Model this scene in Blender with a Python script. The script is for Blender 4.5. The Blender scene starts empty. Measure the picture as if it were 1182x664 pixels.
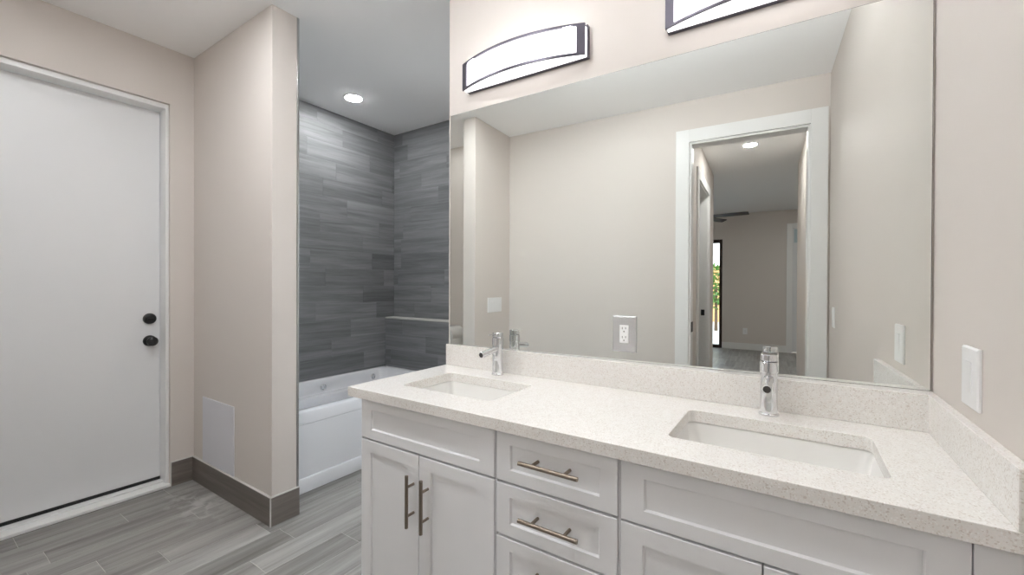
import bpy, bmesh, math, random
from mathutils import Vector, Matrix
R = math.radians
random.seed(7)
C = bpy.context.scene.collection
SC = bpy.context.scene

# ------------------------------------------------------------------ camera, world, exposure
cam_d = bpy.data.cameras.new('camera')
cam = bpy.data.objects.new('camera', cam_d); C.objects.link(cam)
cam_d.sensor_width = 36.0; cam_d.sensor_fit = 'HORIZONTAL'
cam_d.lens = 491.5 / 1182.0 * 36.0
cam_d.clip_start = 0.02; cam_d.clip_end = 200
cam.matrix_world = (Matrix.Translation((0, 0, 1.2733)) @ Matrix.Rotation(R(33.599), 4, 'Z')
                    @ Matrix.Rotation(R(90 - 0.297), 4, 'X') @ Matrix.Rotation(R(0.223), 4, 'Z'))
SC.camera = cam
SC.view_settings.view_transform = 'Standard'
SC.view_settings.look = 'None'
SC.view_settings.gamma = 1.0
SC.view_settings.use_curve_mapping = False
SC.view_settings.exposure = 2.38
SC.cycles.max_bounces = 16
SC.cycles.diffuse_bounces = 8
SC.cycles.glossy_bounces = 8
SC.cycles.sample_clamp_indirect = 10.0

world = bpy.data.worlds.new('world'); SC.world = world
world.use_nodes = True
wn = world.node_tree; wn.nodes.clear()
wo = wn.nodes.new('ShaderNodeOutputWorld'); wb = wn.nodes.new('ShaderNodeBackground')
sky = wn.nodes.new('ShaderNodeTexSky'); sky.sky_type = 'HOSEK_WILKIE'
sky.sun_direction = (0.2, 0.5, 0.85); sky.turbidity = 3.0
hs = wn.nodes.new('ShaderNodeHueSaturation'); hs.inputs['Saturation'].default_value = 0.3      # bright hazy sky
wn.links.new(sky.outputs[0], hs.inputs['Color']); wn.links.new(hs.outputs[0], wb.inputs[0]); wn.links.new(wb.outputs[0], wo.inputs[0])
wb.inputs[1].default_value = 6.5

E_VANITY = 0.62       # radiance of the vanity light diffusers
P_FILL = 1.6           # watts of the unseen fill light added above each vanity light
E_TUB = 48.0         # recessed light over the tub
E_MAIN_FILL = 40.0        # added unseen ceiling lights that fill the main bathroom
E_NOOK_FILL = 7.0  # added unseen light over the toilet nook
E_HALL = 60.0  # hall light, also drives the added far-room light

# ------------------------------------------------------------------ helpers
def lin(r, g, b):
    f = lambda c: (c / 255 / 12.92) if c / 255 <= 0.04045 else ((c / 255 + 0.055) / 1.055) ** 2.4
    return (f(r), f(g), f(b), 1.0)

class MB:
    def __init__(self): self.bm = bmesh.new(); self.pl = None
    def face(self, pts):
        return self.bm.faces.new([self.bm.verts.new(p) for p in pts])
    def box(self, x0, x1, y0, y1, z0, z1):
        if x0 > x1: x0, x1 = x1, x0
        if y0 > y1: y0, y1 = y1, y0
        v = [self.bm.verts.new(p) for p in ((x0, y0, z0), (x1, y0, z0), (x1, y1, z0), (x0, y1, z0),
                                            (x0, y0, z1), (x1, y0, z1), (x1, y1, z1), (x0, y1, z1))]
        for q in ((3, 2, 1, 0), (4, 5, 6, 7), (0, 1, 5, 4), (1, 2, 6, 5), (2, 3, 7, 6), (3, 0, 4, 7)):
            self.bm.faces.new([v[i] for i in q])
        return self
    def prism(self, poly, z0, z1):           # poly counter-clockwise seen from above
        return self.loft([[(x, y, z0) for x, y in poly], [(x, y, z1) for x, y in poly]], True, True)
    def loft(self, loops, cap0=False, cap1=False, closed=True):
        vs = [[self.bm.verts.new(p) for p in L] for L in loops]
        n = len(loops[0])
        for a, b in zip(vs[:-1], vs[1:]):
            for i in range(n if closed else n - 1):
                j = (i + 1) % n
                self.bm.faces.new((a[i], a[j], b[j], b[i]))
        if cap0: self.bm.faces.new(vs[0][::-1])
        if cap1: self.bm.faces.new(vs[-1])
        return self
    def cyl(self, p0, p1, r, n=20, r2=None, cap=True):
        p0 = Vector(p0); p1 = Vector(p1); d = (p1 - p0).normalized()
        u = d.orthogonal().normalized(); w = d.cross(u)
        r2 = r if r2 is None else r2
        L = lambda p, rr: [tuple(p + (u * math.cos(2 * math.pi * i / n) + w * math.sin(2 * math.pi * i / n)) * rr) for i in range(n)]
        return self.loft([L(p0, r), L(p1, r2)], cap, cap)
    def lathe(self, o, axis, prof, n=28, cap=True):       # prof: (distance along axis, radius)
        o = Vector(o); d = Vector(axis).normalized(); u = d.orthogonal().normalized(); w = d.cross(u)
        loops = [[tuple(o + d * t + (u * math.cos(2 * math.pi * i / n) + w * math.sin(2 * math.pi * i / n)) * max(r, 1e-4)) for i in range(n)] for t, r in prof]
        return self.loft(loops, cap, cap)
    def build(self, name, mat, parent=None, bevel=0, local=False, sharp=0.6, seg=2):
        bm = self.bm
        bmesh.ops.recalc_face_normals(bm, faces=bm.faces[:])
        for f in bm.faces: f.smooth = True
        for e in bm.edges:
            if len(e.link_faces) == 2:
                e.smooth = e.calc_face_angle(0) < sharp
            else: e.smooth = False
        me = bpy.data.meshes.new(name); bm.to_mesh(me); bm.free()
        if mat: me.materials.append(mat)
        o = bpy.data.objects.new(name, me); C.objects.link(o)
        if parent:
            o.parent = parent
            if not local and parent.type == 'EMPTY': o.location = -Vector(parent.location)
        if bevel:
            m = o.modifiers.new('bevel', 'BEVEL'); m.width = bevel; m.segments = seg
            m.limit_method = 'ANGLE'; m.angle_limit = R(40); m.harden_normals = True
        return o

def rrect(x0, x1, y0, y1, r, n=6):
    out = []
    for cx, cy, a in ((x1 - r, y1 - r, 0), (x0 + r, y1 - r, 90), (x0 + r, y0 + r, 180), (x1 - r, y0 + r, 270)):
        for i in range(n + 1):
            t = R(a + 90 * i / n); out.append((cx + r * math.cos(t), cy + r * math.sin(t)))
    return out
def at(poly, z): return [(x, y, z) for x, y in poly]

def thing(name, label, cat, loc=(0, 0, 0), rz=0.0, group=None):
    o = bpy.data.objects.new(name, None); C.objects.link(o)
    o.empty_display_size = 0.1
    o.location = loc; o.rotation_euler = (0, 0, rz); o['label'] = label; o['category'] = cat
    if group: o['group'] = group
    return o
def tag(o, label, cat, group=None):
    o['label'] = label; o['category'] = cat
    if group: o['group'] = group
    return o
def struct(o): o['kind'] = 'structure'; return o
def dup(root, loc, label, rz=None):
    r = root.copy(); C.objects.link(r); r.location = loc; r['label'] = label
    if rz is not None: r.rotation_euler = (0, 0, rz)
    for ch in list(root.children):
        c = ch.copy(); C.objects.link(c); c.parent = r
        for g in list(ch.children):
            d = g.copy(); C.objects.link(d); d.parent = c
    return r

# ------------------------------------------------------------------ materials
def mat(name, col, rough=0.5, metal=0.0, spec=0.5, bump=0.0, bscale=200.0, var=0.0, coat=0.0):
    m = bpy.data.materials.new(name); m.use_nodes = True
    nt = m.node_tree; b = nt.nodes['Principled BSDF']
    b.inputs['Base Color'].default_value = col
    b.inputs['Roughness'].default_value = rough; b.inputs['Metallic'].default_value = metal
    b.inputs['Specular IOR Level'].default_value = spec
    b.inputs['Coat Weight'].default_value = coat
    tc = nt.nodes.new('ShaderNodeTexCoord')
    if bump:
        n = nt.nodes.new('ShaderNodeTexNoise'); n.inputs['Scale'].default_value = bscale; n.inputs['Detail'].default_value = 4
        bp = nt.nodes.new('ShaderNodeBump'); bp.inputs['Strength'].default_value = bump; bp.inputs['Distance'].default_value = 0.002
        nt.links.new(tc.outputs['Object'], n.inputs['Vector']); nt.links.new(n.outputs['Fac'], bp.inputs['Height'])
        nt.links.new(bp.outputs['Normal'], b.inputs['Normal'])
    if var:
        n2 = nt.nodes.new('ShaderNodeTexNoise'); n2.inputs['Scale'].default_value = 3.0; n2.inputs['Detail'].default_value = 3
        mx = nt.nodes.new('ShaderNodeMix'); mx.data_type = 'RGBA'
        mx.inputs['A'].default_value = tuple(c * (1 - var) for c in col[:3]) + (1,)
        mx.inputs['B'].default_value = tuple(min(1, c * (1 + var)) for c in col[:3]) + (1,)
        nt.links.new(tc.outputs['Object'], n2.inputs['Vector']); nt.links.new(n2.outputs['Fac'], mx.inputs['Factor'])
        nt.links.new(mx.outputs['Result'], b.inputs['Base Color'])
    return m

def emit(name, col, strength):
    m = bpy.data.materials.new(name); m.use_nodes = True
    nt = m.node_tree; b = nt.nodes['Principled BSDF']
    b.inputs['Base Color'].default_value = (0.9, 0.9, 0.9, 1)
    b.inputs['Emission Color'].default_value = col; b.inputs['Emission Strength'].default_value = strength
    return m

def wood_tile(name, dark, mid, light, along, rough, streak=1.0, dust=None):
    """Wood-look porcelain plank; 'along' is the axis the grain runs along. Each plank carries its own id."""
    m = bpy.data.materials.new(name); m.use_nodes = True
    nt = m.node_tree; N = nt.nodes; L = nt.links; b = N['Principled BSDF']
    tc = N.new('ShaderNodeTexCoord'); at_ = N.new('ShaderNodeAttribute'); at_.attribute_name = 'plank'
    sc = N.new('ShaderNodeVectorMath'); sc.operation = 'MULTIPLY'
    s = {'x': (1.3, 24, 24), 'y': (24, 1.3, 24)}[along]
    sc.inputs[1].default_value = s
    off = N.new('ShaderNodeVectorMath'); off.operation = 'SCALE'; off.inputs['Scale'].default_value = 37.0
    comb = N.new('ShaderNodeCombineXYZ')
    for k in range(3): L.new(at_.outputs['Fac'], comb.inputs[k])
    L.new(comb.outputs[0], off.inputs[0])
    add = N.new('ShaderNodeVectorMath'); add.operation = 'ADD'
    L.new(tc.outputs['Object'], sc.inputs[0]); L.new(sc.outputs[0], add.inputs[0]); L.new(off.outputs[0], add.inputs[1])
    n1 = N.new('ShaderNodeTexNoise'); n1.inputs['Scale'].default_value = 0.8; n1.inputs['Detail'].default_value = 7; n1.inputs['Roughness'].default_value = 0.62
    n1.inputs['Distortion'].default_value = 0.5
    L.new(add.outputs[0], n1.inputs['Vector'])
    n2 = N.new('ShaderNodeTexNoise'); n2.inputs['Scale'].default_value = 5.0; n2.inputs['Detail'].default_value = 5; n2.inputs['Roughness'].default_value = 0.7
    L.new(add.outputs[0], n2.inputs['Vector'])
    r1 = N.new('ShaderNodeValToRGB')
    r1.color_ramp.elements[0].position = 0.24; r1.color_ramp.elements[0].color = dark
    r1.color_ramp.elements[1].position = 0.78; r1.color_ramp.elements[1].color = light
    e = r1.color_ramp.elements.new(0.5); e.color = mid
    mixf = N.new('ShaderNodeMath'); mixf.operation = 'MULTIPLY_ADD'; mixf.inputs[1].default_value = 0.28 * streak
    L.new(n2.outputs['Fac'], mixf.inputs[0])
    sub = N.new('ShaderNodeMath'); sub.operation = 'ADD'; sub.inputs[1].default_value = -0.14 * streak
    L.new(n1.outputs['Fac'], sub.inputs[0]); L.new(sub.outputs[0], mixf.inputs[2])
    # per-plank tone
    wn_ = N.new('ShaderNodeTexWhiteNoise'); wn_.noise_dimensions = '1D'
    ml = N.new('ShaderNodeMath'); ml.operation = 'MULTIPLY'; ml.inputs[1].default_value = 913.7
    L.new(at_.outputs['Fac'], ml.inputs[0]); L.new(ml.outputs[0], wn_.inputs['W'])
    tone = N.new('ShaderNodeMath'); tone.operation = 'MULTIPLY_ADD'; tone.inputs[1].default_value = 0.22
    L.new(wn_.outputs['Value'], tone.inputs[0])
    t2 = N.new('ShaderNodeMath'); t2.operation = 'ADD'; t2.inputs[1].default_value = -0.11
    L.new(mixf.outputs[0], t2.inputs[0]); L.new(t2.outputs[0], tone.inputs[2])
    L.new(tone.outputs[0], r1.inputs['Fac'])
    # knots: few dark spots
    kv = N.new('ShaderNodeTexNoise'); kv.inputs['Scale'].default_value = 0.55; kv.inputs['Detail'].default_value = 2; kv.inputs['Distortion'].default_value = 1.6
    L.new(add.outputs[0], kv.inputs['Vector'])
    kr = N.new('ShaderNodeMapRange'); kr.inputs['From Min'].default_value = 0.68; kr.inputs['From Max'].default_value = 0.78
    kr.inputs['To Max'].default_value = 0.55
    L.new(kv.outputs['Fac'], kr.inputs['Value'])
    km = N.new('ShaderNodeMix'); km.data_type = 'RGBA'; km.inputs['B'].default_value = tuple(c * 0.35 for c in dark[:3]) + (1,)
    L.new(kr.outputs['Result'], km.inputs['Factor']); L.new(r1.outputs['Color'], km.inputs['A'])
    L.new(km.outputs['Result'], b.inputs['Base Color'])
    if dust:                                       # chalky smear of grout haze left on the planks
        (dx, dy), (rx, ry) = dust
        mp = N.new('ShaderNodeMapping'); mp.vector_type = 'POINT'
        mp.inputs['Location'].default_value = (-dx / rx, -dy / ry, 0); mp.inputs['Scale'].default_value = (1 / rx, 1 / ry, 0)
        L.new(tc.outputs['Object'], mp.inputs['Vector'])
        ln = N.new('ShaderNodeVectorMath'); ln.operation = 'LENGTH'; L.new(mp.outputs[0], ln.inputs[0])
        fo = N.new('ShaderNodeMapRange'); fo.inputs['From Min'].default_value = 1.0; fo.inputs['From Max'].default_value = 0.2; L.new(ln.outputs['Value'], fo.inputs['Value'])
        dn = N.new('ShaderNodeTexNoise'); dn.inputs['Scale'].default_value = 14; dn.inputs['Detail'].default_value = 5; dn.inputs['Distortion'].default_value = 0.8
        L.new(tc.outputs['Object'], dn.inputs['Vector'])
        dr_ = N.new('ShaderNodeMapRange'); dr_.inputs['From Min'].default_value = 0.44; dr_.inputs['From Max'].default_value = 0.62; L.new(dn.outputs['Fac'], dr_.inputs['Value'])
        dm = N.new('ShaderNodeMath'); dm.operation = 'MULTIPLY'; L.new(fo.outputs[0], dm.inputs[0]); L.new(dr_.outputs[0], dm.inputs[1])
        d2_ = N.new('ShaderNodeMath'); d2_.operation = 'MULTIPLY'; d2_.inputs[1].default_value = 0.7; L.new(dm.outputs[0], d2_.inputs[0])
        dx_ = N.new('ShaderNodeMix'); dx_.data_type = 'RGBA'; dx_.inputs['B'].default_value = lin(198, 197, 195)
        L.new(d2_.outputs[0], dx_.inputs['Factor']); L.new(km.outputs['Result'], dx_.inputs['A']); L.new(dx_.outputs['Result'], b.inputs['Base Color'])
    b.inputs['Roughness'].default_value = rough
    bp = N.new('ShaderNodeBump'); bp.inputs['Strength'].default_value = 0.12; bp.inputs['Distance'].default_value = 0.001
    L.new(n2.outputs['Fac'], bp.inputs['Height']); L.new(bp.outputs['Normal'], b.inputs['Normal'])
    return m

def quartz():
    m = bpy.data.materials.new('quartz'); m.use_nodes = True
    nt = m.node_tree; N = nt.nodes; L = nt.links; b = N['Principled BSDF']
    tc = N.new('ShaderNodeTexCoord')
    base = lin(233, 231, 227)
    v = N.new('ShaderNodeTexVoronoi'); v.inputs['Scale'].default_value = 420; v.feature = 'F1'
    L.new(tc.outputs['Object'], v.inputs['Vector'])
    r = N.new('ShaderNodeValToRGB'); r.color_ramp.interpolation = 'CONSTANT'
    els = r.color_ramp.elements
    els[0].position = 0; els[0].color = lin(201, 190, 181)
    els[1].position = 0.09; els[1].color = base
    e = els.new(0.55); e.color = lin(237, 233, 229)
    e = els.new(0.86); e.color = lin(225, 217, 211)
    e = els.new(0.93); e.color = lin(249, 248, 246)
    sep = N.new('ShaderNodeSeparateColor'); L.new(v.outputs['Color'], sep.inputs[0]); L.new(sep.outputs[0], r.inputs['Fac'])
    n = N.new('ShaderNodeTexNoise'); n.inputs['Scale'].default_value = 60; n.inputs['Detail'].default_value = 4
    L.new(tc.outputs['Object'], n.inputs['Vector'])
    mx = N.new('ShaderNodeMix'); mx.data_type = 'RGBA'; mx.inputs['Factor'].default_value = 0.6
    r2 = N.new('ShaderNodeValToRGB'); r2.color_ramp.elements[0].position = .35; r2.color_ramp.elements[0].color = lin(229, 226, 221)
    r2.color_ramp.elements[1].position = .65; r2.color_ramp.elements[1].color = lin(237, 236, 233)
    L.new(n.outputs['Fac'], r2.inputs['Fac'])
    L.new(r2.outputs['Color'], mx.inputs['A']); L.new(r.outputs['Color'], mx.inputs['B'])
    L.new(mx.outputs['Result'], b.inputs['Base Color'])
    b.inputs['Roughness'].default_value = 0.16
    b.inputs['Specular IOR Level'].default_value = 0.5
    return m

M = {}
M['wall'] = mat('wall_paint', lin(214, 207, 201), 0.6, bump=0.10, bscale=260, spec=0.35)
M['ceiling'] = mat('ceiling_paint', lin(248, 248, 248), 0.8, bump=0.05, bscale=200, spec=0.2)
M['trim'] = mat('trim_paint', lin(234, 234, 233), 0.35)
M['door'] = mat('door_paint', lin(226, 227, 228), 0.4, bump=0.02, bscale=120)
M['cab'] = mat('cabinet_lacquer', lin(235, 236, 238), 0.33, bump=0.01, bscale=80)
M['cab_gap'] = mat('cabinet_carcass', lin(196, 196, 199), 0.5, bump=0.01)
M['quartz'] = quartz()
M['porcelain'] = mat('porcelain', lin(236, 235, 232), 0.09, coat=0.4, bump=0.0, var=0.01)
M['acrylic'] = mat('tub_acrylic', lin(232, 233, 236), 0.12, coat=0.3, var=0.01)
M['chrome'] = mat('chrome', (0.74, 0.75, 0.77, 1), 0.06, 1.0, var=0.02)
M['nickel'] = mat('brushed_nickel', lin(150, 138, 126), 0.32, 1.0, bump=0.03, bscale=500)
M['black'] = mat('matte_black', lin(22, 22, 23), 0.35, var=0.1)
M['bronze'] = mat('fixture_bronze', lin(92, 88, 98), 0.38, 0.6, var=0.05)
M['mirror'] = mat('mirror_glass', (0.87, 0.895, 0.875, 1), 0.0, 1.0)
M['mirror_edge'] = mat('mirror_edge', lin(70, 78, 76), 0.2, 0.2, var=0.05)
M['plastic'] = mat('white_plastic', lin(236, 236, 236), 0.3, var=0.01)
M['plate_grey'] = mat('outlet_plate', lin(204, 204, 205), 0.25, 0.5, var=0.02)
M['slot'] = mat('outlet_slot', lin(80, 78, 76), 0.6, var=0.05)
M['panel'] = mat('access_panel', lin(214, 214, 220), 0.5, bump=0.02)
M['grout'] = mat('grout', lin(196, 194, 190), 0.9, bump=0.1, bscale=400)
M['wall_grout'] = mat('wall_grout', lin(158, 159, 160), 0.9, bump=0.1, bscale=400)
M['alu'] = mat('tile_trim_metal', lin(190, 190, 190), 0.2, 1.0, var=0.03)
M['vanity_glow'] = emit('vanity_diffuser', (0.985, 0.985, 1.0, 1), E_VANITY)
M['tub_glow'] = emit('tub_light_lens', (0.98, 0.99, 1.0, 1), E_TUB)
M['main_fill'] = emit('bath_fill_lens', (0.955, 0.98, 1.0, 1), E_MAIN_FILL)
M['nook_fill'] = emit('nook_fill_lens', (0.955, 0.98, 1.0, 1), E_NOOK_FILL)
M['hall_glow'] = emit('hall_light_lens', (1.0, 0.985, 0.96, 1), E_HALL)
M['floor'] = wood_tile('floor_wood_tile', lin(108, 105, 101), lin(144, 142, 138), lin(174, 172, 169), 'y', 0.36, dust=((-2.86, 1.035), (0.36, 0.15)))
M['base_tile'] = wood_tile('baseboard_wood_tile', lin(96, 89, 83), lin(118, 110, 104), lin(138, 131, 125), 'x', 0.4)
M['base_tile_y'] = wood_tile('baseboard_wood_tile_side', lin(96, 89, 83), lin(118, 110, 104), lin(138, 131, 125), 'y', 0.4)
M['tile_y'] = wood_tile('tub_wood_tile', lin(98, 99, 101), lin(124, 125, 127), lin(150, 151, 153), 'y', 0.5)
M['tile_x'] = wood_tile('tub_wood_tile_end', lin(98, 99, 101), lin(124, 125, 127), lin(150, 151, 153), 'x', 0.5)
M['dark_frame'] = mat('slider_frame', lin(46, 34, 28), 0.4, 0.2, var=0.05)
M['glass'] = bpy.data.materials.new('clear_glass'); M['glass'].use_nodes = True
_n = M['glass'].node_tree; _o = _n.nodes['Material Output']; _n.nodes.remove(_n.nodes['Principled BSDF'])
_t = _n.nodes.new('ShaderNodeBsdfTransparent'); _t.inputs[0].default_value = (0.96, 0.985, 0.975, 1)
_g = _n.nodes.new('ShaderNodeBsdfGlossy'); _g.inputs['Roughness'].default_value = 0.0
_f = _n.nodes.new('ShaderNodeFresnel'); _f.inputs['IOR'].default_value = 1.25
_m = _n.nodes.new('ShaderNodeMixShader'); _n.links.new(_f.outputs[0], _m.inputs[0]); _n.links.new(_t.outputs[0], _m.inputs[1]); _n.links.new(_g.outputs[0], _m.inputs[2]); _n.links.new(_m.outputs[0], _o.inputs[0])
M['pale_glass'] = mat('frosted_lite', lin(190, 208, 214), 0.25, var=0.03)
M['fan'] = mat('fan_wood', lin(52, 44, 40), 0.5, var=0.1)
M['deck'] = mat('patio_concrete', lin(205, 203, 198), 0.8, bump=0.1, var=0.05)
M['peach'] = mat('peach_stucco', lin(214, 160, 110), 0.8, bump=0.1, var=0.05)
M['roof'] = mat('pale_roof', lin(225, 222, 218), 0.8, bump=0.1, var=0.05)
M['leaf'] = mat('leaf_green', lin(86, 124, 52), 0.6, var=0.25)
M['bark'] = mat('bark', lin(92, 74, 58), 0.9, bump=0.2, bscale=60)

# ------------------------------------------------------------------ dimensions (metres)
ZC = 2.743                       # ceiling
XD = -3.265                      # wall with the white door
YB, YB2, XE = 1.165, 1.300, -2.289   # partition beside the tub
XT, YT = -3.288, 2.848           # tiled tub walls
XR = 0.311                       # right wall
XS1, XS2, YSF = -2.378, -2.252, 0.096   # stub wall of the toilet nook
YK = -0.495                      # back wall
YF = -6.6                        # far wall of the room beyond the hall
D = 1.5398
AW = 0.0273                      # the vanity wall is this much out of square
ct, st = math.cos(AW), math.sin(AW)
def W(s, d=0.0):                 # point on the vanity wall: s along it (0 at x = -1.1), d out of it
    return (-1.1 + s * ct + d * st, D + s * st - d * ct)
XL = -1.3875                     # left end of vanity and its wall
ZCT = 0.8937                     # counter top
YCF = 0.983                      # counter front

# ------------------------------------------------------------------ setting: shell
def planks(name, mats, u0, u1, v0, v1, width, length, voff, offs, place, gap=0.0052, ids=0):
    """Planks along u, rows across v. place(u, v, h) -> xyz.  Grout bed below."""
    mb = MB(); bm = mb.bm
    lay = bm.faces.layers.float.new('plank')
    import math as _m
    k0 = _m.floor((v0 - voff) / width); k1 = _m.ceil((v1 - voff) / width)
    for k in range(k0, k1):
        a = max(voff + k * width, v0) ; b = min(voff + (k + 1) * width, v1)
        if b - a < 0.004: continue
        rnd = random.Random(k * 77 + ids)
        j0 = offs.get(k, rnd.uniform(0, length))
        i0 = _m.floor((u0 - j0) / length); i1 = _m.ceil((u1 - j0) / length)
        for i in range(i0, i1):
            p = max(j0 + i * length, u0); q = min(j0 + (i + 1) * length, u1)
            if q - p < 0.004: continue
            g = gap / 2
            f = bm.faces.new([bm.verts.new(place(*c)) for c in ((p + g, a + g, 0), (q - g, a + g, 0), (q - g, b - g, 0), (p + g, b - g, 0))])
            f[lay] = rnd.random()
            f.material_index = 0
            e = g * 0.35
            ring = [bm.verts.new(place(*c)) for c in ((p + e, a + e, -0.0012), (q - e, a + e, -0.0012), (q - e, b - e, -0.0012), (p + e, b - e, -0.0012))]
            fv = list(f.verts)
            for t in range(4):
                ff = bm.faces.new((fv[t], ring[t], ring[(t + 1) % 4], fv[(t + 1) % 4])); ff[lay] = f[lay]
    f = bm.faces.new([bm.verts.new(place(*c)) for c in ((u0, v0, -0.0012), (u1, v0, -0.0012), (u1, v1, -0.0012), (u0, v1, -0.0012))]); f.material_index = 1
    # body behind
    h = -0.02
    lo = [bm.verts.new(place(*c)) for c in ((u0, v0, h), (u1, v0, h), (u1, v1, h), (u0, v1, h))]
    fv = list(f.verts)
    for t in range(4):
        ff = bm.faces.new((fv[t], lo[t], lo[(t + 1) % 4], fv[(t + 1) % 4])); ff.material_index = 1
    ff = bm.faces.new(lo[::-1]); ff.material_index = 1
    me = bpy.data.meshes.new(name); bm.to_mesh(me); bm.free()
    for m_ in mats: me.materials.append(m_)
    o = bpy.data.objects.new(name, me); C.objects.link(o)
    return o

# floor planks run along Y
FOFF = {0: 0.987, 2: 0.755, 4: 1.175, 5: 0.962, 6: 1.335, -2: 0.761, -3: 1.0, 3: 0.52, 1: 0.57, -1: 0.45, 7: 1.0}
struct(planks('floor', [M['floor'], M['grout']], -6.7, 2.9, -3.45, 2.2, 0.147, 0.61, -2.816, FOFF,
              lambda u, v, h: (v, u, h), ids=3))
struct(MB().box(-3.6, 2.3, -6.75, 3.05, ZC, ZC + 0.1).build('ceiling', M['ceiling']))

# wall with the white door (opening y 0.085..1.0387, z 0..2.40)
DY0, DY1, DZ = 0.085, 1.0387, 2.40
mb = MB(); mb.box(XD - 0.16, XD, DY1, YB2 + 0.0, 0, ZC); mb.box(XD - 0.16, XD, -0.62, DY0, 0, ZC); mb.box(XD - 0.16, XD, DY0, DY1, DZ, ZC)
struct(mb.build('wall_left', M['wall']))
struct(MB().box(XD, XE, YB, YB2, 0, ZC).build('wall_partition', M['wall'], bevel=0.003))
struct(MB().box(XS1, XS2, YK, YSF, 0, ZC).build('wall_nook', M['wall'], bevel=0.003))
# back wall with the hall opening
OX0, OX1, OZ = -0.596, 0.203, 2.415
mb = MB(); mb.box(XD - 0.16, OX0, YK - 0.12, YK, 0, ZC); mb.box(OX1, XR + 0.15, YK - 0.12, YK, 0, ZC); mb.box(OX0, OX1, YK - 0.12, YK, OZ, ZC)
struct(mb.build('wall_back', M['wall']))
struct(MB().box(XR, XR + 0.15, YK, 1.75, 0, ZC).build('wall_right', M['wall']))
# vanity wall: thick block between the vanity and the space behind, face slightly out of square
p0 = W(XL + 1.1, -0.006); p1 = W(1.46, -0.006)
struct(MB().prism([(p0[0], p0[1]), (p1[0], p1[1]), (p1[0], 2.98), (p0[0], 2.98)], 0, ZC).build('wall_front', M['wall'], bevel=0.003))
# tub surround
ROW = 0.1508
TOFF = {12: 2.276, 10: 2.212, 9: 2.09, 7: 2.061, 6: 2.484, 4: 2.115, 1: 2.361, 0: 2.174, 8: 2.32, 3: 2.49, 5: 1.98, 2: 2.03, 11: 2.56, -1: 2.5}
struct(planks('wall_tub_back', [M['tile_y'], M['wall_grout']], YB2, YT + 0.02, 0.0, ZC, ROW, 0.61, 0.66, TOFF,
              lambda u, v, h: (XT + h, u, v), gap=0.0022, ids=11))
TOFX = {6: -3.187, 5: -3.187, 3: -2.788, 10: -2.912, 2: -3.0, 4: -2.62, 7: -2.55, 8: -3.05, 9: -2.7, 11: -2.6, 12: -3.1}
struct(planks('wall_tub_end', [M['tile_x'], M['wall_grout']], XT, -2.40, 0.0, ZC, ROW, 0.61, 0.66, TOFX,
              lambda u, v, h: (u, YT - h, v), gap=0.0022, ids=23))
WX0, WX1, WZ0, WZ1 = -2.27, -1.50, 0.55, 2.30
mb = MB(); mb.box(-2.40, WX0, YT, YT + 0.132, 0, ZC); mb.box(WX1, XL, YT, YT + 0.132, 0, ZC); mb.box(WX0, WX1, YT, YT + 0.132, 0, WZ0); mb.box(WX0, WX1, YT, YT + 0.132, WZ1, ZC)
struct(mb.build('wall_tub_side', M['wall']))
w2 = bpy.data.objects.new('window_2', None); C.objects.link(w2); w2.location = ((WX0 + WX1) / 2, YT + 0.08, WZ0); struct(w2)
mb = MB()
for a, b in ((WX0, WX0 + 0.04), (WX1 - 0.04, WX1)): mb.box(a, b, YT + 0.05, YT + 0.11, WZ0, WZ1)
for a, b in ((WZ0, WZ0 + 0.04), (1.40, 1.44), (WZ1 - 0.04, WZ1)): mb.box(WX0 + 0.04, WX1 - 0.04, YT + 0.05, YT + 0.11, a, b)
mb.build('window_frame', M['trim'], w2, bevel=0.003)
for a, b in ((WZ0 + 0.03, 1.41), (1.43, WZ1 - 0.03)): MB().box(WX0 + 0.035, WX1 - 0.035, YT + 0.077, YT + 0.083, a, b).build('window_pane', M['glass'], w2)
struct(planks('wall_tub_ledge', [M['tile_x'], M['wall_grout']], XT + 0.001, -2.40, 0.48, 0.958, ROW, 0.61, 0.66, {1: -3.05, 0: -2.75, -1: -2.6},
              lambda u, v, h: (u, YT - 0.103 - h, v), gap=0.0022, ids=31))
struct(MB().box(XT + 0.001, -2.40, YT - 0.108, YT - 0.001, 0.951, 0.964).build('trim_ledge', M['grout'], bevel=0.002))
struct(MB().box(XD, XE - 0.0005, YB2, YB2 + 0.010, 0.15, ZC - 0.001).build('wall_tub_return', M['wall_grout']))
struct(MB().box(XE - 0.006, XE + 0.0015, YB2, YB2 + 0.012, 0.15, ZC - 0.001).build('trim_1', M['alu'], bevel=0.002))

# tile baseboards
def base_tile(name, x0, x1, y0, y1, z1, along):
    mb = MB(); mb.box(x0, x1, y0, y1, 0, z1)
    lay = mb.bm.faces.layers.float.new('plank')
    rv = random.random()
    for f in mb.bm.faces: f[lay] = rv
    return struct(mb.build(name, M['base_tile'] if along == 'x' else M['base_tile_y'], bevel=0.0012))
BZ = 0.150
base_tile('baseboard_left', XD, XD + 0.012, DY1 + 0.003, YB - 0.012, BZ, 'y')
base_tile('baseboard_partition', XD, XE + 0.010, YB - 0.012, YB, BZ, 'x')
base_tile('baseboard_partition_end', XE, XE + 0.012, YB - 0.010, YB2 + 0.010, BZ, 'y')
base_tile('baseboard_nook', XS2, XS2 + 0.012, YK, YSF, BZ, 'y')
base_tile('baseboard_nook_end', XS1, XS2 + 0.012, YSF, YSF + 0.012, BZ, 'x')
base_tile('baseboard_back', XS2 + 0.012, OX0 - 0.097, YK, YK + 0.012, BZ, 'x')
mb = MB()
mb.box(XD, XE + 0.012, YB - 0.013, YB + 0.001, BZ, BZ + 0.004)
mb.box(XE - 0.001, XE + 0.013, YB - 0.013, YB2 + 0.010, BZ, BZ + 0.004)
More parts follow.
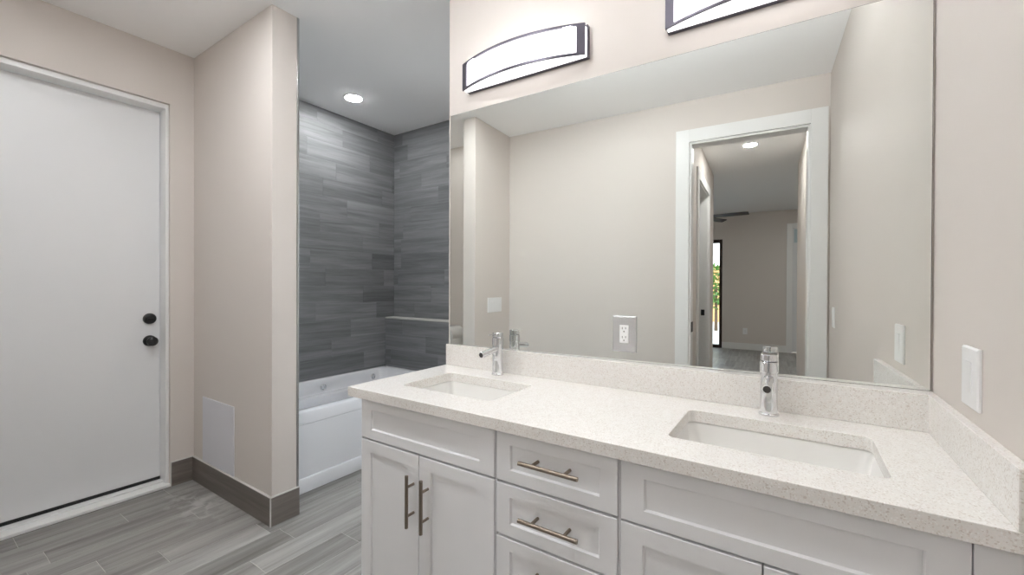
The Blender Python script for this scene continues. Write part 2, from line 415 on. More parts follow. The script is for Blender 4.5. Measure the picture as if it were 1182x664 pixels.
mb.box(XD, XD + 0.013, DY1 + 0.001, YB - 0.013, BZ, BZ + 0.004)
mb.box(XE + 0.008, XE + 0.014, YB - 0.0145, YB - 0.0085, 0, BZ)
mb.box(XD, XD + 0.013, DY1 - 0.001, DY1 + 0.003, 0, BZ)
struct(mb.build('trim_2', M['grout'], bevel=0.001))

# the white entry door, recessed in its drywall opening
d1 = bpy.data.objects.new('door_1', None); C.objects.link(d1); d1.location = (XD - 0.07, 0.56, 0); struct(d1)
JW, JH = 0.016, 0.030
mb = MB()
for ya, yb in ((DY0, DY0 + JW), (DY1 - JW, DY1)): mb.box(XD - 0.158, XD - 0.022, ya, yb, 0, DZ)
mb.box(XD - 0.158, XD - 0.022, DY0 + JW, DY1 - JW, DZ - JH, DZ)
mb.build('door_frame', M['trim'], d1, bevel=0.002)
LY0, LY1 = DY0 + JW + 0.003, DY1 - JW - 0.003
LX = XD - 0.112
MB().box(LX - 0.044, LX, LY0, LY1, 0.045, DZ - JH - 0.004).build('door_leaf', M['door'], d1, bevel=0.002)
mb = MB(); mb.box(XD - 0.157, XD + 0.010, DY0 + 0.001, DY1 - 0.001, 0.001, 0.018); mb.box(XD - 0.157, XD - 0.06, DY0 + JW, DY1 - JW, 0.018, 0.027)
mb.build('threshold', M['trim'], d1, bevel=0.003)
MB().box(LX - 0.042, LX + 0.005, LY0, LY1, 0.028, 0.046).build('door_sweep', M['black'], d1, bevel=0.001)
KX, KY = LX, 0.968
mb = MB(); mb.lathe((KX, KY, 1.055), (1, 0, 0), [(0, .034), (.006, .034), (.014, .031), (.018, .024), (.018, .001)])
mb.box(KX + .016, KX + .030, KY - .016, KY + .016, 1.0505, 1.0595)
mb.build('deadbolt', M['black'], d1)
MB().lathe((KX, KY, 0.916), (1, 0, 0), [(0, .034), (.005, .034), (.010, .030), (.014, .014), (.030, .013), (.036, .022), (.046, .0285), (.056, .0285), (.064, .022), (.068, .010), (.068, .001)]).build('door_knob', M['black'], d1)

# ------------------------------------------------------------------ hall and room beyond the back opening (seen in the mirror)
CW = 0.095
def casing(name, x0, x1, ztop, y, side):        # flat casing round an opening in a wall along X
    mb = MB(); ya, yb = (y, y + 0.018 * side)
    mb.box(x0 - CW, x0 + 0.004, ya, yb, 0, ztop + CW); mb.box(x1 - 0.004, x1 + CW, ya, yb, 0, ztop + CW); mb.box(x0 + 0.004, x1 - 0.004, ya, yb, ztop - 0.004, ztop + CW)
    return struct(mb.build(name, M['trim'], bevel=0.002))
casing('trim_3', OX0, OX1 - 0.0, OZ, YK, 1)
casing('trim_4', OX0, OX1, OZ, YK - 0.12, -1)
mb = MB(); mb.box(OX0, OX0 + 0.02, YK - 0.12, YK, 0, OZ); mb.box(OX1 - 0.02, OX1, YK - 0.12, YK, 0, OZ); mb.box(OX0 + 0.02, OX1 - 0.02, YK - 0.12, YK, OZ - 0.02, OZ)
jb = struct(mb.build('trim_5', M['trim'], bevel=0.001))
tag(MB().box(OX0 + 0.0195, OX0 + 0.0265, YK - 0.092, YK - 0.022, 0.905, 0.985).build('strike_plate', M['black'], bevel=0.001),
    'small black strike plate on the white jamb of the bathroom doorway', 'strike plate')
HX0, HX1 = -0.655, 0.272
HD0, HD1, HDZ = -1.52, -2.47, 2.36        # doorway in the hall's side wall
mb = MB(); mb.box(HX0 - 0.12, HX0, -0.615, HD0, 0, ZC); mb.box(HX0 - 0.12, HX0, HD1, -3.12, 0, ZC); mb.box(HX0 - 0.12, HX0, HD0, HD1, HDZ, ZC)
mb.box(-3.6, HX0 - 0.12, -3.12, -3.0, 0, ZC)
struct(mb.build('wall_hall_left', M['wall']))
mb = MB(); mb.box(HX1, HX1 + 0.12, -3.02, -0.615, 0, ZC); mb.box(HX1 + 0.12, 2.3, -3.02, -2.9, 0, ZC)
struct(mb.build('wall_hall_right', M['wall']))
mb = MB(); x = HX0
mb.box(x, x + 0.018, HD0 + CW, HD0 - 0.004, 0, HDZ + CW); mb.box(x, x + 0.018, HD1 + 0.004, HD1 - CW, 0, HDZ + CW); mb.box(x, x + 0.018, HD1 + 0.004, HD0 - 0.004, HDZ - 0.004, HDZ + CW)
mb.box(x - 0.12, x, HD0, HD0 - 0.02, 0, HDZ); mb.box(x - 0.12, x, HD1, HD1 + 0.02, 0, HDZ); mb.box(x - 0.12, x, HD0 - 0.02, HD1 + 0.02, HDZ - 0.02, HDZ)
struct(mb.build('trim_6', M['trim'], bevel=0.002))
tag(MB().box(HX0 - 0.07, HX0 - 0.03, HD1 + 0.0195, HD1 + 0.0245, 0.92, 0.99).build('strike_plate', M['black'], bevel=0.001),
    'small black strike plate on the jamb of the doorway farther down the hall', 'strike plate')
# far room
SX0, SX1, SZ = -2.7, -0.80, 2.235          # sliding door opening
FX0, FX1, FZ = 0.40, 1.25, 2.39            # white doorway
mb = MB()
mb.box(-3.6, SX0, YF - 0.15, YF, 0, ZC); mb.box(SX1, FX0, YF - 0.15, YF, 0, ZC); mb.box(FX1, 2.3, YF - 0.15, YF, 0, ZC)
mb.box(SX0, SX1, YF - 0.15, YF, SZ, ZC); mb.box(FX0, FX1, YF - 0.15, YF, FZ, ZC)
struct(mb.build('wall_far', M['wall']))
struct(MB().box(-3.6, -3.425, -6.6, -0.50, 0, ZC).build('wall_far_left', M['wall']))
struct(MB().box(2.2, 2.3, -6.6, -3.02, 0, ZC).build('wall_far_right', M['wall']))
struct(MB().box(SX1 + 0.0, FX0 - 0.09, YF, YF + 0.014, 0, 0.13).build('baseboard_far', M['trim'], bevel=0.003))
mb = MB(); mb.box(FX0 - 0.09, FX0 + 0.004, YF, YF + 0.018, 0, FZ + 0.09); mb.box(FX1 - 0.004, FX1 + 0.09, YF, YF + 0.018, 0, FZ + 0.09); mb.box(FX0 + .004, FX1 - .004, YF, YF + 0.018, FZ - 0.004, FZ + 0.09)
struct(mb.build('trim_7', M['trim'], bevel=0.002))
d2 = bpy.data.objects.new('door_2', None); C.objects.link(d2); d2.location = (0.82, YF - 0.05, 0); struct(d2)
mb = MB(); mb.box(FX0, FX1, YF - 0.07, YF - 0.03, 0.01, 2.06); mb.box(FX0, FX1, YF - 0.07, YF - 0.03, 2.06, 2.11); mb.box(FX0, FX0 + 0.03, YF - 0.07, YF - 0.03, 2.11, FZ); mb.box(FX1 - 0.03, FX1, YF - 0.07, YF - 0.03, 2.11, FZ)
mb.box(FX0 + .03, FX1 - .03, YF - 0.07, YF - 0.03, FZ - 0.02, FZ)
mb.build('door_leaf', M['door'], d2, bevel=0.003)
MB().box(FX0 + 0.028, FX1 - 0.028, YF - 0.056, YF - 0.044, 2.105, FZ - 0.018).build('transom_pane', M['pale_glass'], d2)
w1 = bpy.data.objects.new('window_1', None); C.objects.link(w1); w1.location = ((SX0 + SX1) / 2, YF - 0.06, 0); struct(w1)
mb = MB()
for a, b in ((SX0, SX0 + 0.07), (SX1 - 0.055, SX1), ((SX0 + SX1) / 2 - 0.045, (SX0 + SX1) / 2 + 0.045)): mb.box(a, b, YF - 0.11, YF - 0.01, 0, SZ)
mb.box(SX0 + .07, SX1 - .055, YF - 0.11, YF - 0.01, SZ - 0.07, SZ); mb.box(SX0 + .07, SX1 - .055, YF - 0.11, YF - 0.01, 0, 0.06)
mb.build('window_frame', M['dark_frame'], w1, bevel=0.004)
for a, b in ((SX0 + 0.06, (SX0 + SX1) / 2 - 0.04), ((SX0 + SX1) / 2 + 0.04, SX1 - 0.05)):
    MB().box(a, b, YF - 0.066, YF - 0.060, 0.05, SZ - 0.06).build('window_pane', M['glass'], w1)

# outdoors behind the sliding door
struct(MB().box(-12, 6, -40, YF - 0.151, -0.12, -0.03).build('ground', M['deck']))
struct(MB().box(-12, 6, YT + 0.16, 25, -0.12, -0.03).build('ground_side', M['deck']))
t = thing('neighbour_house', 'peach stucco house with pale roof outside the sliding glass door', 'house', (-3.0, -15.0, -0.03))
MB().box(-8, 1.2, -18, -14, -0.03, 2.0).build('house_wall', M['peach'], t)
MB().loft([[(-8.4, -18.4, 2.0), (1.6, -18.4, 2.0), (1.6, -13.6, 2.0), (-8.4, -13.6, 2.0)], [(-7, -16.2, 3.1), (0.2, -16.2, 3.1), (0.2, -15.8, 3.1), (-7, -15.8, 3.1)]], True, True).build('roof', M['roof'], t)
def shrub(x, y, h, r, label, name):
    t = thing(name, label, 'shrub', (x, y, -0.03), group=None)
    mb = MB(); rd = random.Random(5)
    for i in range(900):
        th = rd.uniform(0, 2 * math.pi); ph = math.acos(rd.uniform(-1, 1)); rr = r * rd.uniform(.55, 1) 
        p = Vector((x + rr * math.sin(ph) * math.cos(th), y + rr * math.sin(ph) * math.sin(th), h + rr * 1.15 * math.cos(ph)))
        u = Vector((rd.uniform(-1, 1), rd.uniform(-1, 1), rd.uniform(-.6, 1))).normalized(); w_ = u.orthogonal().normalized()
        s = rd.uniform(.05, .1)
        mb.face([p - w_ * s * .4, p + u * s, p + w_ * s * .4, p - u * s])
    mb.build('foliage', M['leaf'], t)
    MB().cyl((x, y, -0.03), (x, y, h), .05, 10, .03).build('trunk', M['bark'], t)
shrub(-1.25, -10.6, 1.25, 0.62, 'round green garden shrub outside the sliding glass door', 'garden_shrub')

# ------------------------------------------------------------------ VANITY
YD = YCF + 0.020          # face of doors and drawers
YC = YD + 0.020           # face of the carcass
TOE = 0.10
def shaker(mb, x0, x1, z0, z1, fx, fz, y=YD, t=0.0195, rec=0.007):
    """Framed door or drawer front: flat frame, sloped step, recessed panel."""
    c = 0.0015
    L = lambda a, y_: [(x0 + a, y_, z0 + a), (x1 - a, y_, z0 + a), (x1 - a, y_, z1 - a), (x0 + a, y_, z1 - a)]
    I = lambda a, y_: [(x0 + fx + a, y_, z0 + fz + a), (x1 - fx - a, y_, z0 + fz + a), (x1 - fx - a, y_, z1 - fz - a), (x0 + fx + a, y_, z1 - fz - a)]
    mb.loft([L(0, y + t), L(0, y + c), L(c, y), I(0, y), I(0.0035, y + rec)], True, True)
    return mb
def handle_h(cx, cz, ln=0.175, y=YD - 0.032):
    mb = MB(); mb.cyl((cx - ln / 2, y, cz), (cx + ln / 2, y, cz), 0.0058, 16)
    for s in (-1, 1): mb.cyl((cx + s * 0.048, y, cz), (cx + s * 0.048, YD + 0.007, cz), 0.0045, 12)
    return mb
def handle_v(cx, cz, ln=0.172, y=YD - 0.032):
    mb = MB(); mb.cyl((cx, y, cz - ln / 2), (cx, y, cz + ln / 2), 0.0058, 16)
    for s in (-1, 1): mb.cyl((cx, y, cz + s * 0.048), (cx, YD + 0.0005, cz + s * 0.048), 0.0045, 12)
    return mb
def carcass(x0, x1):
    mb = MB(); t = 0.016; yb = D - 0.03      # open-topped box: sides, back, floor, face frame, toe kick
    mb.box(x0, x0 + t, YC + t, yb, 0.0, 0.8575); mb.box(x1 - t, x1, YC + t, yb, 0.0, 0.8575)
    mb.box(x0 + t, x1 - t, yb - t, yb, TOE, 0.8575); mb.box(x0 + t, x1 - t, YC + t, yb - t, TOE, TOE + t)
    mb.box(x0, x1, YC, YC + t, TOE, 0.8575)
    mb.box(x0 + t, x1 - t, YC + 0.06, YC + 0.076, 0.0, TOE)
    return mb
Z_TOP, Z_FF, Z_DR = 0.853, 0.7125, 0.7055
# left sink base
u1 = thing('vanity_cabinet', 'white shaker sink cabinet at the left end of the vanity, with two tall bar handles', 'cabinet', (-1.03, 1.26, 0))
carcass(-1.332, -0.7223).build('body', M['cab_gap'], u1, bevel=0.001)
MB().box(-1.334, -1.3321, YC - 0.018, D - 0.03, 0, 0.8575).build('side_panel', M['cab'], u1)
shaker(MB(), -1.332, -0.7265, Z_FF, Z_TOP, 0.055, 0.034).build('false_front', M['cab'], u1)
for a, b, hx in ((-1.332, -1.0365, -1.058), (-1.0335, -0.7265, -0.992)):
    dr = shaker(MB(), a, b, TOE + 0.005, Z_DR, 0.052, 0.042).build('door', M['cab'], u1)
    handle_v(hx, 0.560).build('handle', M['nickel'], dr)
# drawer bank
u2 = thing('vanity_cabinet', 'white shaker drawer cabinet between the two sink cabinets, with horizontal bar handles', 'cabinet', (-0.54, 1.26, 0))
cb = carcass(-0.7219, -0.3521); cb.box(-0.7262, -0.7178, YD + 0.004, YC - 0.0002, TOE, 0.8575); cb.box(-0.3562, -0.3478, YD + 0.004, YC - 0.0002, TOE, 0.8575)
cb.build('body', M['cab_gap'], u2, bevel=0.001)
for z0, z1 in ((0.712, Z_TOP), (0.5575, 0.7045), (0.403, 0.550), (0.105, 0.3955)):
    dr = shaker(MB(), -0.7175, -0.3565, z0, z1, 0.046, 0.035).build('drawer', M['cab'], u2)
    handle_h(-0.535, 0.790 if z1 == Z_TOP else (z0 + z1) / 2 + 0.003).build('handle', M['nickel'], dr)
# right sink base
u3 = thing('vanity_cabinet', 'white shaker sink cabinet at the right end of the vanity, against the right wall', 'cabinet', (-0.05, 1.26, 0))
carcass(-0.3517, 0.3105).build('body', M['cab_gap'], u3, bevel=0.001)
shaker(MB(), -0.3475, 0.246, Z_FF - 0.003, Z_TOP, 0.055, 0.034).build('false_front', M['cab'], u3)
MB().box(0.2485, 0.3105, YD + 0.002, YC, TOE, 0.8575).build('filler_strip', M['cab'], u3, bevel=0.001)
for a, b, hx in ((-0.3475, -0.0525, -0.075), (-0.0495, 0.246, -0.027)):
    dr = shaker(MB(), a, b, TOE + 0.005, 0.7035, 0.052, 0.042).build('door', M['cab'], u3)
    handle_v(hx, 0.555).build('handle', M['nickel'], dr)

# countertop with two cut-outs
SINKS = [(-1.243, -0.826, 1.118, 1.390), (-0.267, 0.163, 1.112, 1.392)]
ctp = thing('countertop', 'speckled off white quartz countertop with backsplash covering the whole vanity', 'countertop', (-0.54, 1.26, 0.86))
def slab_with_holes(outer, holes, z0, z1):
    mb = MB(); bm = mb.bm
    rings = []
    for z in (z0, z1):
        es = []; rr = []
        for P in [outer] + holes:
            vs = [bm.verts.new((x, y, z)) for x, y in P]; rr.append(vs)
            for i in range(len(vs)): es.append(bm.edges.new((vs[i], vs[(i + 1) % len(vs)])))
        bmesh.ops.triangle_fill(bm, use_beauty=True, use_dissolve=False, edges=es)
        rings.append(rr)
    for a, b in zip(*rings):
        n = len(a)
        for i in range(n): bm.faces.new((a[i], a[(i + 1) % n], b[(i + 1) % n], b[i]))
    return mb
wl = W(XL + 1.1, -0.005); wr = W(XR + 1.1, -0.005)
slab_with_holes([(XL, YCF), (XR - 0.0005, YCF), (XR - 0.0005, D - 0.001), (XL, D - 0.010)],
                [rrect(a, b, c, d, 0.022, 6) for a, b, c, d in SINKS], ZCT - 0.035, ZCT).build('slab', M['quartz'], ctp, bevel=0.0018)
ZS = ZCT + 0.0982
MB().prism([(XL, D - 0.02), (XR - 0.0005, D - 0.02), (XR - 0.0005, wr[1]), (XL + 0.002, wl[1])], ZCT + 0.0003, ZS).build('backsplash', M['quartz'], ctp, bevel=0.0015)
MB().box(XR - 0.020, XR - 0.0005, YCF + 0.001, D - 0.0203, ZCT + 0.0003, ZS).build('side_splash', M['quartz'], ctp, bevel=0.0015)

def basin(x0, x1, y0, y1, label):
    t = thing('undermount_sink', label, 'sink', ((x0 + x1) / 2, (y0 + y1) / 2, 0.70))
    e = 0.004; zt = ZCT - 0.0353
    o = lambda a, r, z: at(rrect(x0 + a, x1 - a, y0 + a, y1 - a, r, 6), z)
    cx, cy = (x0 + x1) / 2, (y0 + y1) / 2 + 0.02
    mb = MB()
    loops = [o(-0.018, 0.03, zt - 0.012), o(-0.018, 0.03, zt), o(-0.004, 0.024, zt), o(-0.002, 0.026, zt - 0.006),
             o(0.006, 0.034, zt - 0.05), o(0.018, 0.045, zt - 0.10), o(0.030, 0.05, zt - 0.122), o(0.055, 0.045, zt - 0.134), o(0.09, 0.03, zt - 0.139)]
    n = len(loops[0])
    def circ(r, z):
        out = []
        for (px, py, _) in loops[-1]:
            a = math.atan2(py - cy, px - cx); out.append((cx + r * math.cos(a), cy + r * math.sin(a), z))
        return out
    loops.append(circ(0.024, zt - 0.143))
    # outer skin back up
    loops2 = [o(-0.018, 0.03, zt - 0.012), o(-0.006, 0.03, zt - 0.012), o(-0.004, 0.034, zt - 0.06), o(0.012, 0.05, zt - 0.125), o(0.05, 0.05, zt - 0.150), circ(0.024, zt - 0.152)]
    mb.loft(loops); mb.loft(loops2)
    mb.build('bowl', M['porcelain'], t, sharp=1.2)
    MB().lathe((cx, cy, zt - 0.153), (0, 0, 1), [(0, .023), (.010, .024), (.012, .026), (.013, .022), (.0155, .018), (.0165, .001)]).build('drain', M['chrome'], t)
    return t
basin(*SINKS[0], 'white rectangular undermount sink at the left end of the counter, nearest the bathtub')
basin(*SINKS[1], 'white rectangular undermount sink at the right end of the counter, nearest the right wall')

# faucets
fa = thing('faucet', 'chrome cylinder faucet behind the left sink, nearest the bathtub', 'faucet', (-1.050, 1.473, ZCT), 0, 'vanity faucets')
mb = MB(); mb.lathe((0, 0, 0.0003), (0, 0, 1), [(0, .0265), (.005, .0265), (.0075, .0235), (.0076, .001)]); mb.build('base_ring', M['chrome'], fa, local=True, sharp=0.25)
mb = MB(); mb.lathe((0, 0, 0.007), (0, 0, 1), [(0, .0225), (.119, .0225), (.1195, .0235), (.121, .0243), (.149, .0243), (.1505, .0235), (.1506, .001)]); mb.build('body', M['chrome'], fa, local=True, sharp=0.25)
sp = Vector((0, -1, -0.12)).normalized()
mb = MB(); o0 = Vector((0, -0.012, 0.110))
mb.lathe(o0, sp, [(0, .0132), (.100, .0132), (.104, .0122), (.104, .0098), (.098, .0094), (.098, .0005)], 20); spt = mb.build('spout', M['chrome'], fa, local=True, sharp=0.25)
mb = MB(); mb.lathe(o0 + sp * 0.0985, sp, [(0, .0092), (.001, .0092), (.001, .0005)], 20); mb.build('aerator', M['slot'], spt, local=True, sharp=0.25)
mb = MB(); mb.lathe((0, 0, 0.1572), (0, 0, 1), [(0, .0195), (.0026, .0195)], 24); mb.build('collar', M['slot'], fa, local=True, sharp=0.25)
mb = MB(); mb.lathe((0, 0, 0.1597), (0, 0, 1), [(0, .0215), (.0015, .0225), (.018, .0225), (.0195, .0215), (.0196, .001)])
cap = mb.build('handle_cap', M['chrome'], fa, local=True, sharp=0.25)
mb = MB(); mb.cyl((0, -0.020, 0.171), (0, -0.064, 0.174), 0.0028, 12, 0.0024); mb.build('lever', M['chrome'], cap, local=True, sharp=0.25)
dup(fa, (-0.062, 1.468, ZCT), 'chrome cylinder faucet behind the right sink, nearest the right wall')

# ------------------------------------------------------------------ mirror and things on the vanity wall
mi = thing('wall_mirror', 'large frameless wall mirror above the vanity backsplash', 'mirror', (*W(0, 0), ZS), AW)
s0, s1 = -0.274, 1.4065
mb = MB(); mb.box(s0, s1, -0.0002, 0.0055, 0.0006, 2.080 - ZS); mb.build('backing', M['mirror_edge'], mi, local=True)
mb = MB(); mb.face([(s0 + .001, -0.0006, 0.0015), (s1 - .001, -0.0006, 0.0015), (s1 - .001, -0.0006, 2.079 - ZS), (s0 + .001, -0.0006, 2.079 - ZS)])
mb.build('mirror_face', M['mirror'], mi, local=True)

def receptacle(name, label, loc, rz, w, h, platemat, depth=0.006):
    """Wall plate with a duplex receptacle; local -Y faces the room."""
    t = thing(name, label, 'outlet', loc, rz)
    P = lambda a, y: [(-w / 2 + a, y, -h / 2 + a), (w / 2 - a, y, -h / 2 + a), (w / 2 - a, y, h / 2 - a), (-w / 2 + a, y, h / 2 - a)]
    mb = MB(); mb.loft([P(0, 0), P(0, -depth * .5), P(0.004, -depth)], True, True)
    mb.build('cover_plate', platemat, t, local=True, sharp=0.3)
    mb = MB(); mb.box(-0.017, 0.017, -depth - 0.002, -depth + .001, -0.0335, 0.0335)
    rc = mb.build('receptacle', M['plastic'], t, local=True, bevel=0.002)
    mb = MB()
    for dz in (-0.0165, 0.0165):
        mb.box(-0.0075, -0.0050, -depth - 0.0024, -depth - .001, dz + 0.001, dz + 0.009); mb.box(0.0050, 0.0075, -depth - 0.0024, -depth - .001, dz + 0.002, dz + 0.009)
        mb.cyl((0, -depth - .001, dz - 0.007), (0, -depth - 0.0024, dz - 0.007), 0.0026, 10)
    mb.build('slots', M['slot'], rc, local=True)
    return t
px, py = W(0.573, 0.0012)
receptacle('power_outlet', 'duplex power outlet with grey plate and white socket, low in the middle of the mirror', (px, py, 1.094), AW, 0.088, 0.134, M['plate_grey'], 0.008)

def rocker(label, loc, rz, w, h, n, depth=0.007):
    t = thing('light_switch', label, 'switch', loc, rz)
    P = lambda a, y: [(-w / 2 + a, y, -h / 2 + a), (w / 2 - a, y, -h / 2 + a), (w / 2 - a, y, h / 2 - a), (-w / 2 + a, y, h / 2 - a)]
    mb = MB(); mb.loft([P(0, 0), P(0, -depth * .6), P(0.0035, -depth)], True, True)
    mb.build('cover_plate', M['plastic'], t, local=True, sharp=0.3)
    for i in range(n):
        cx = (i - (n - 1) / 2) * 0.046
        mb = MB(); mb.loft([[(cx - .0165, -depth + .001, -.0335), (cx + .0165, -depth + .001, -.0335), (cx + .0165, -depth + .001, .0335), (cx - .0165, -depth + .001, .0335)],
                            [(cx - .0155, -depth - .0008, -.0325), (cx + .0155, -depth - .0008, -.0325), (cx + .0155, -depth - .0020, .0325), (cx - .0155, -depth - .0020, .0325)]], True, True)
        mb.build('rocker', M['plastic'], t, local=True)
    return t
# right wall faces -X: local -Y -> -X  means rz = -90
rocker('white rocker switch plate on the right wall, just above the side splash', (XR - 0.0005, 1.268, 1.085), R(-90), 0.098, 0.126, 1)
rocker('white rocker switch plate on the right wall beside the hall doorway, seen in the mirror', (XR - 0.0005, -0.262, 1.075), R(-90), 0.082, 0.130, 1)
rocker('wide white switch plate on the stub wall, seen at the left of the mirror', (XS2 + 0.0005, -0.222, 1.09), R(90), 0.235, 0.136, 4)
receptacle('power_outlet', 'small white outlet low on the far wall beyond the hall', (-0.383, YF + 0.0005, 0.37), R(180), 0.08, 0.125, M['plastic'])

# bowed vanity lights
def vanity_light(s, label):
    t = thing('vanity_light', label, 'wall light', (*W(s, -0.0055), 2.155), AW, 'bowed lights over the mirror')
    hw = 0.296
    mb = MB(); mb.box(-hw, hw, -0.022, 0.0, 0.004, 0.130); mb.build('backplate', M['bronze'], t, local=True, bevel=0.002)
    def arc(off, x=hw, n=24):                      # bowed plan line, off = set-back
        d_end, sag = 0.050, 0.058
        out = []
        for i in range(n + 1):
            u = -1 + 2 * i / n
            out.append((u * x, -(d_end + sag * (1 - u * u)) + off))
        return out
    z0, z1 = 0.002, 0.118
    # luminous lens body
    A = arc(0.004, hw - 0.004)
    poly = [(-hw + .004, -0.0222)] + A + [(hw - .004, -0.0222)]
    mb = MB(); mb.loft([[(x, y, z0 + .0015) for x, y in poly], [(x, y, z1 - .0015) for x, y in poly]], True, True)
    mb.build('diffuser', M['vanity_glow'], t, local=True, sharp=0.5)
    # dark frame: bowed strips along top and bottom, uprights at the ends
    F = arc(-0.003, n=40); B = arc(0.0045, n=40)
    fr = MB()
    for za, zb in ((z0 - 0.002, z0 + 0.0065), (z1 - 0.0065, z1 + 0.002)):
        fr.loft([[(x, y, za), (x2, y2, za), (x2, y2, zb), (x, y, zb)] for (x, y), (x2, y2) in zip(F, B)], True, True)
    for sgn in (-1, 1):
        idx = [0, 1, 2] if sgn < 0 else [40, 39, 38]
        fr.loft([[(F[i][0], F[i][1], z0 + .0065), (B[i][0], B[i][1], z0 + .0065), (B[i][0], B[i][1], z1 - .0065), (F[i][0], F[i][1], z1 - .0065)] for i in idx], True, True)
    fr.build('frame', M['bronze'], t, local=True, sharp=0.5)
    # added unseen area light above the lens, fills the ceiling and room
    ld = bpy.data.lights.new('fill_lamp', 'AREA'); ld.shape = 'RECTANGLE'; ld.size = 0.54; ld.size_y = 0.04; ld.energy = P_FILL; ld.spread = R(98); ld.color = (0.96, 0.98, 1.0)
    lo = bpy.data.objects.new('fill_lamp', ld); C.objects.link(lo); lo.parent = t; lo.location = (0, -0.060, z1 + 0.004)
    lo.rotation_euler = (R(180 + 50), 0, 0)
    return t
vl = vanity_light(0.131, 'bowed white vanity light with dark frame over the left half of the mirror')
dup(vl, (*W(1.018, -0.0055), 2.155), 'bowed white vanity light with dark frame over the right half of the mirror')

# recessed ceiling lights
def can_light(x, y, m, label, r=0.075):
    t = thing('recessed_light', label, 'ceiling light', (x, y, ZC), 0)
    MB().lathe((x, y, ZC + 0.0), (0, 0, -1), [(0, r + .014), (.004, r + .012), (.006, r + .002), (.005, r - .002), (0.0, r - .004)], 40, cap=False).build('trim_ring', M['trim'], t)
    MB().lathe((x, y, ZC - 0.0005), (0, 0, -1), [(0, r - .001), (.0055, r - .001), (.0075, r - .004), (.0085, r * .6), (.009, .0005)], 40).build('lens', m, t)
    return t
can_light(-2.900, 2.102, M['tub_glow'], 'round recessed ceiling light over the bathtub', 0.062)
can_light(-0.204, -1.93, M['hall_glow'], 'round recessed ceiling light in the hall, seen in the mirror', 0.062)
can_light(-1.05, 0.42, M['main_fill'], 'added unseen fill light in the ceiling over the bathroom floor in front of the vanity')  # added overhead fill, out of view of camera and mirror
can_light(-2.05, 0.58, M['main_fill'], 'added unseen fill light in the ceiling near the white entry door')  # invented fixture, fills the door end from out of view
can_light(0.95, -4.6, M['hall_glow'], 'added unseen fill light in the ceiling of the room beyond the hall')  # added out of sight to brighten the far room
can_light(-2.82, -0.15, M['nook_fill'], 'added unseen fill light in the ceiling over the toilet nook')  # added unseen fixture, fills the nook

# access panel on the partition
tag(MB().box(-3.119, -2.701, YB - 0.006, YB - 0.0005, BZ + 0.006, 0.562).build('access_panel', M['panel'], bevel=0.002),
    'pale grey rectangular access panel low on the partition, above the tile baseboard', 'access panel')

# ------------------------------------------------------------------ bathtub
tub = thing('bathtub', 'white alcove bathtub with apron and whirlpool jets between tiled walls', 'bathtub', (-2.89, 2.08, 0))
TX0, TX1, TY0, TY1, TZ = XT + 0.002, -2.490, YB2 + 0.012, YT - 0.105, 0.497
def tl(ax0, ax1, ay0, ay1, r, z): return at(rrect(TX0 + ax0, TX1 - ax1, TY0 + ay0, TY1 - ay1, r, 8), z)
mb = MB()
loops = [tl(0, 0.004, 0, 0, .006, 0.02), tl(0, 0.004, 0, 0, .006, 0.415), tl(0, 0, 0, 0, .006, 0.418), tl(0, 0, 0, 0, .010, TZ - 0.022), tl(0.003, 0.006, 0.003, 0.003, .012, TZ - 0.006),
         tl(0.010, 0.020, 0.01, 0.01, .014, TZ), tl(0.035, 0.060, 0.06, 0.06, .07, TZ), tl(0.045, 0.076, 0.075, 0.075, .09, TZ - 0.010),
         tl(0.055, 0.084, 0.09, 0.09, .11, TZ - 0.05), tl(0.065, 0.092, 0.10, 0.10, .13, TZ - 0.105),
         tl(0.071, 0.098, 0.106, 0.106, .135, TZ - 0.111), tl(0.132, 0.150, 0.16, 0.16, .24, TZ - 0.111), tl(0.142, 0.160, 0.17, 0.17, .24, TZ - 0.116), tl(0.148, 0.166, 0.177, 0.177, .24, TZ - 0.130),
         tl(0.170, 0.185, 0.22, 0.25, .20, TZ - 0.28), tl(0.195, 0.21, 0.27, 0.32, .16, TZ - 0.36), tl(0.25, 0.26, 0.36, 0.42, .10, TZ - 0.38)]
mb.loft(loops, True, True)
mb.build('shell', M['acrylic'], tub, sharp=0.62)
mb = MB(); mb.box(TX1 - 0.03, TX1 - 0.0035, TY0 + 0.004, TY1 - 0.004, 0.085, 0.408); mb.build('apron_panel', M['acrylic'], tub, bevel=0.003)
mb = MB(); mb.loft([[(TX1 - 0.03, y, 0.002), (TX1 + 0.010, y, 0.002), (TX1 + 0.010, y, 0.078), (TX1 + 0.004, y, 0.090), (TX1 - 0.03, y, 0.090)] for y in (TY0 + .001, TY1)], True, True)
mb.build('apron_skirt', M['acrylic'], tub, bevel=0.002)
for y in (1.52, 2.055, 2.55):
    jx = TX0 + 0.0585
    mb = MB(); mb.lathe((jx, y, TZ - 0.068), (1, 0, 0), [(0, .026), (.006, .026), (.010, .021), (.008, .013), (.013, .011), (.014, .001)], 24)
    mb.build('jet', M['chrome'], tub)
MB().lathe((-2.89, TY1 - 0.094, TZ - 0.07), (0, -1, 0), [(0, .034), (.006, .034), (.010, .028), (.011, .001)]).build('overflow', M['chrome'], tub)

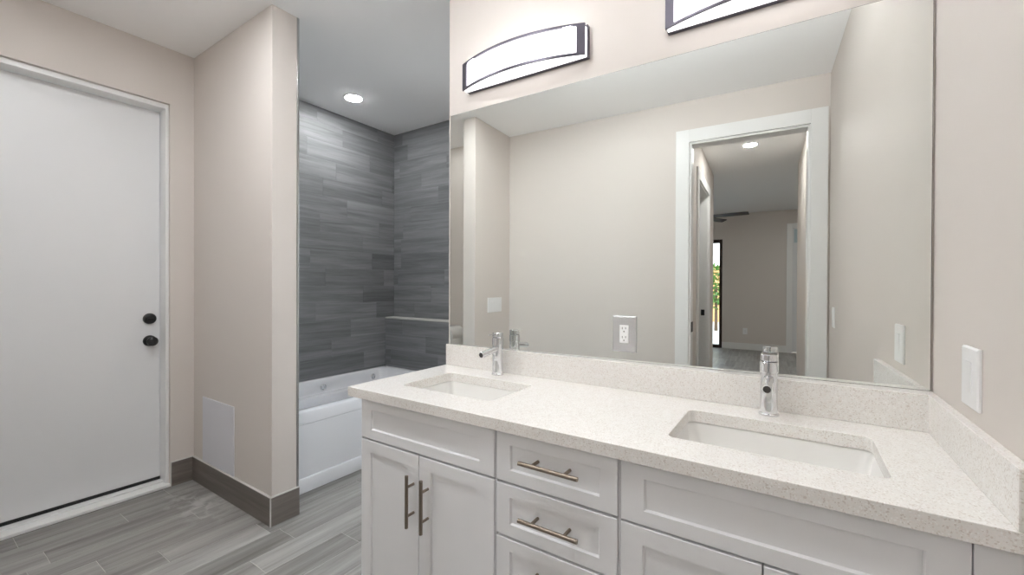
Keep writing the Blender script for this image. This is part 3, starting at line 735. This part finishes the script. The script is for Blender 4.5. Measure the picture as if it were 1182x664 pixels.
# ------------------------------------------------------------------ toilet in the nook (a corner of its tank shows in the mirror)
to = thing('toilet', 'white toilet behind the stub wall, a corner showing in the mirror', 'toilet', (-2.985, -0.2, 0))
cx = -2.985
def xz(w, z0, z1, r, y):                       # rounded outline in the XZ plane
    return [(x, y, z) for x, z in rrect(cx - w, cx + w, z0, z1, r, 6)]
mb = MB(); mb.loft([xz(.195, .38, .74, .03, YK + .022), xz(.20, .375, .742, .03, YK + .03), xz(.20, .375, .742, .03, YK + .21), xz(.19, .385, .735, .03, YK + .22)], True, True)
mb.build('tank', M['porcelain'], to, sharp=0.9)
lid = [(cx + .20, .728)] + [(cx + .11 + .092 * math.cos(R(a)), .745 + .10 * math.sin(R(a))) for a in range(0, 91, 9)] + [(cx - .11 - .092 * math.sin(R(a)), .745 + .10 * math.cos(R(a))) for a in range(0, 91, 9)] + [(cx - .20, .728)]
mb = MB(); mb.loft([[(x, YK + .018, z) for x, z in lid], [(x, YK + .222, z) for x, z in lid]], True, True)
mb.build('tank_lid', M['porcelain'], to, sharp=0.9)
def egg(s, z, yo=0.0):
    out = []
    for i in range(32):
        a = 2 * math.pi * i / 32; y = math.sin(a); x = math.cos(a)
        out.append((cx + x * .185 * s, YK + .44 + yo + (y * .27 if y > 0 else y * .22) * s, z))
    return out
mb = MB(); mb.loft([egg(.62, .002, -.05), egg(.62, .06, -.05), egg(.55, .14, -.05), egg(.75, .28, -.02), egg(.98, .37), egg(1, .40)], True, True); mb.build('bowl', M['porcelain'], to, sharp=0.9)
mb = MB(); mb.loft([egg(1.0, .402), egg(1.02, .408), egg(1.02, .424), egg(.96, .432)], True, True); mb.build('seat_lid', M['plastic'], to, sharp=0.6)
mb = MB(); mb.cyl((cx - .13, YK + .215, .74), (cx - .13, YK + .235, .74), .012, 14); mb.cyl((cx - .13, YK + .232, .74), (cx - .06, YK + .236, .735), .006, 10); mb.build('flush_lever', M['chrome'], to)

# ------------------------------------------------------------------ ceiling fan in the far room
fn = thing('ceiling_fan', 'dark ceiling fan in the room beyond the hall, one blade showing in the mirror', 'ceiling fan', (-1.02, -4.95, ZC))
fx, fy = -1.02, -4.95
MB().lathe((fx, fy, ZC - .0005), (0, 0, -1), [(0, .07), (.03, .07), (.05, .03), (.06, .015), (.18, .015)], 24).build('downrod', M['fan'], fn)
MB().lathe((fx, fy, 2.565), (0, 0, -1), [(0, .03), (.02, .10), (.09, .11), (.13, .08), (.14, .01)], 28).build('motor', M['fan'], fn)
for k in range(5):
    a = R(8 + 72 * k); mb = MB()
    prof = [(.09, .03), (.2, .05), (.45, .068), (.68, .07), (.74, .045)]
    top, bot = [], []
    ca, sa = math.cos(a), math.sin(a)
    loops = []
    for r_, w_ in prof:
        pt = lambda t_, z: (fx + r_ * ca - t_ * sa, fy + r_ * sa + t_ * ca, z)
        loops.append([pt(-w_, 2.455), pt(w_, 2.485), pt(w_, 2.492), pt(-w_, 2.462)])
    mb.loft(loops, True, True); mb.build('blade', M['fan'], fn)
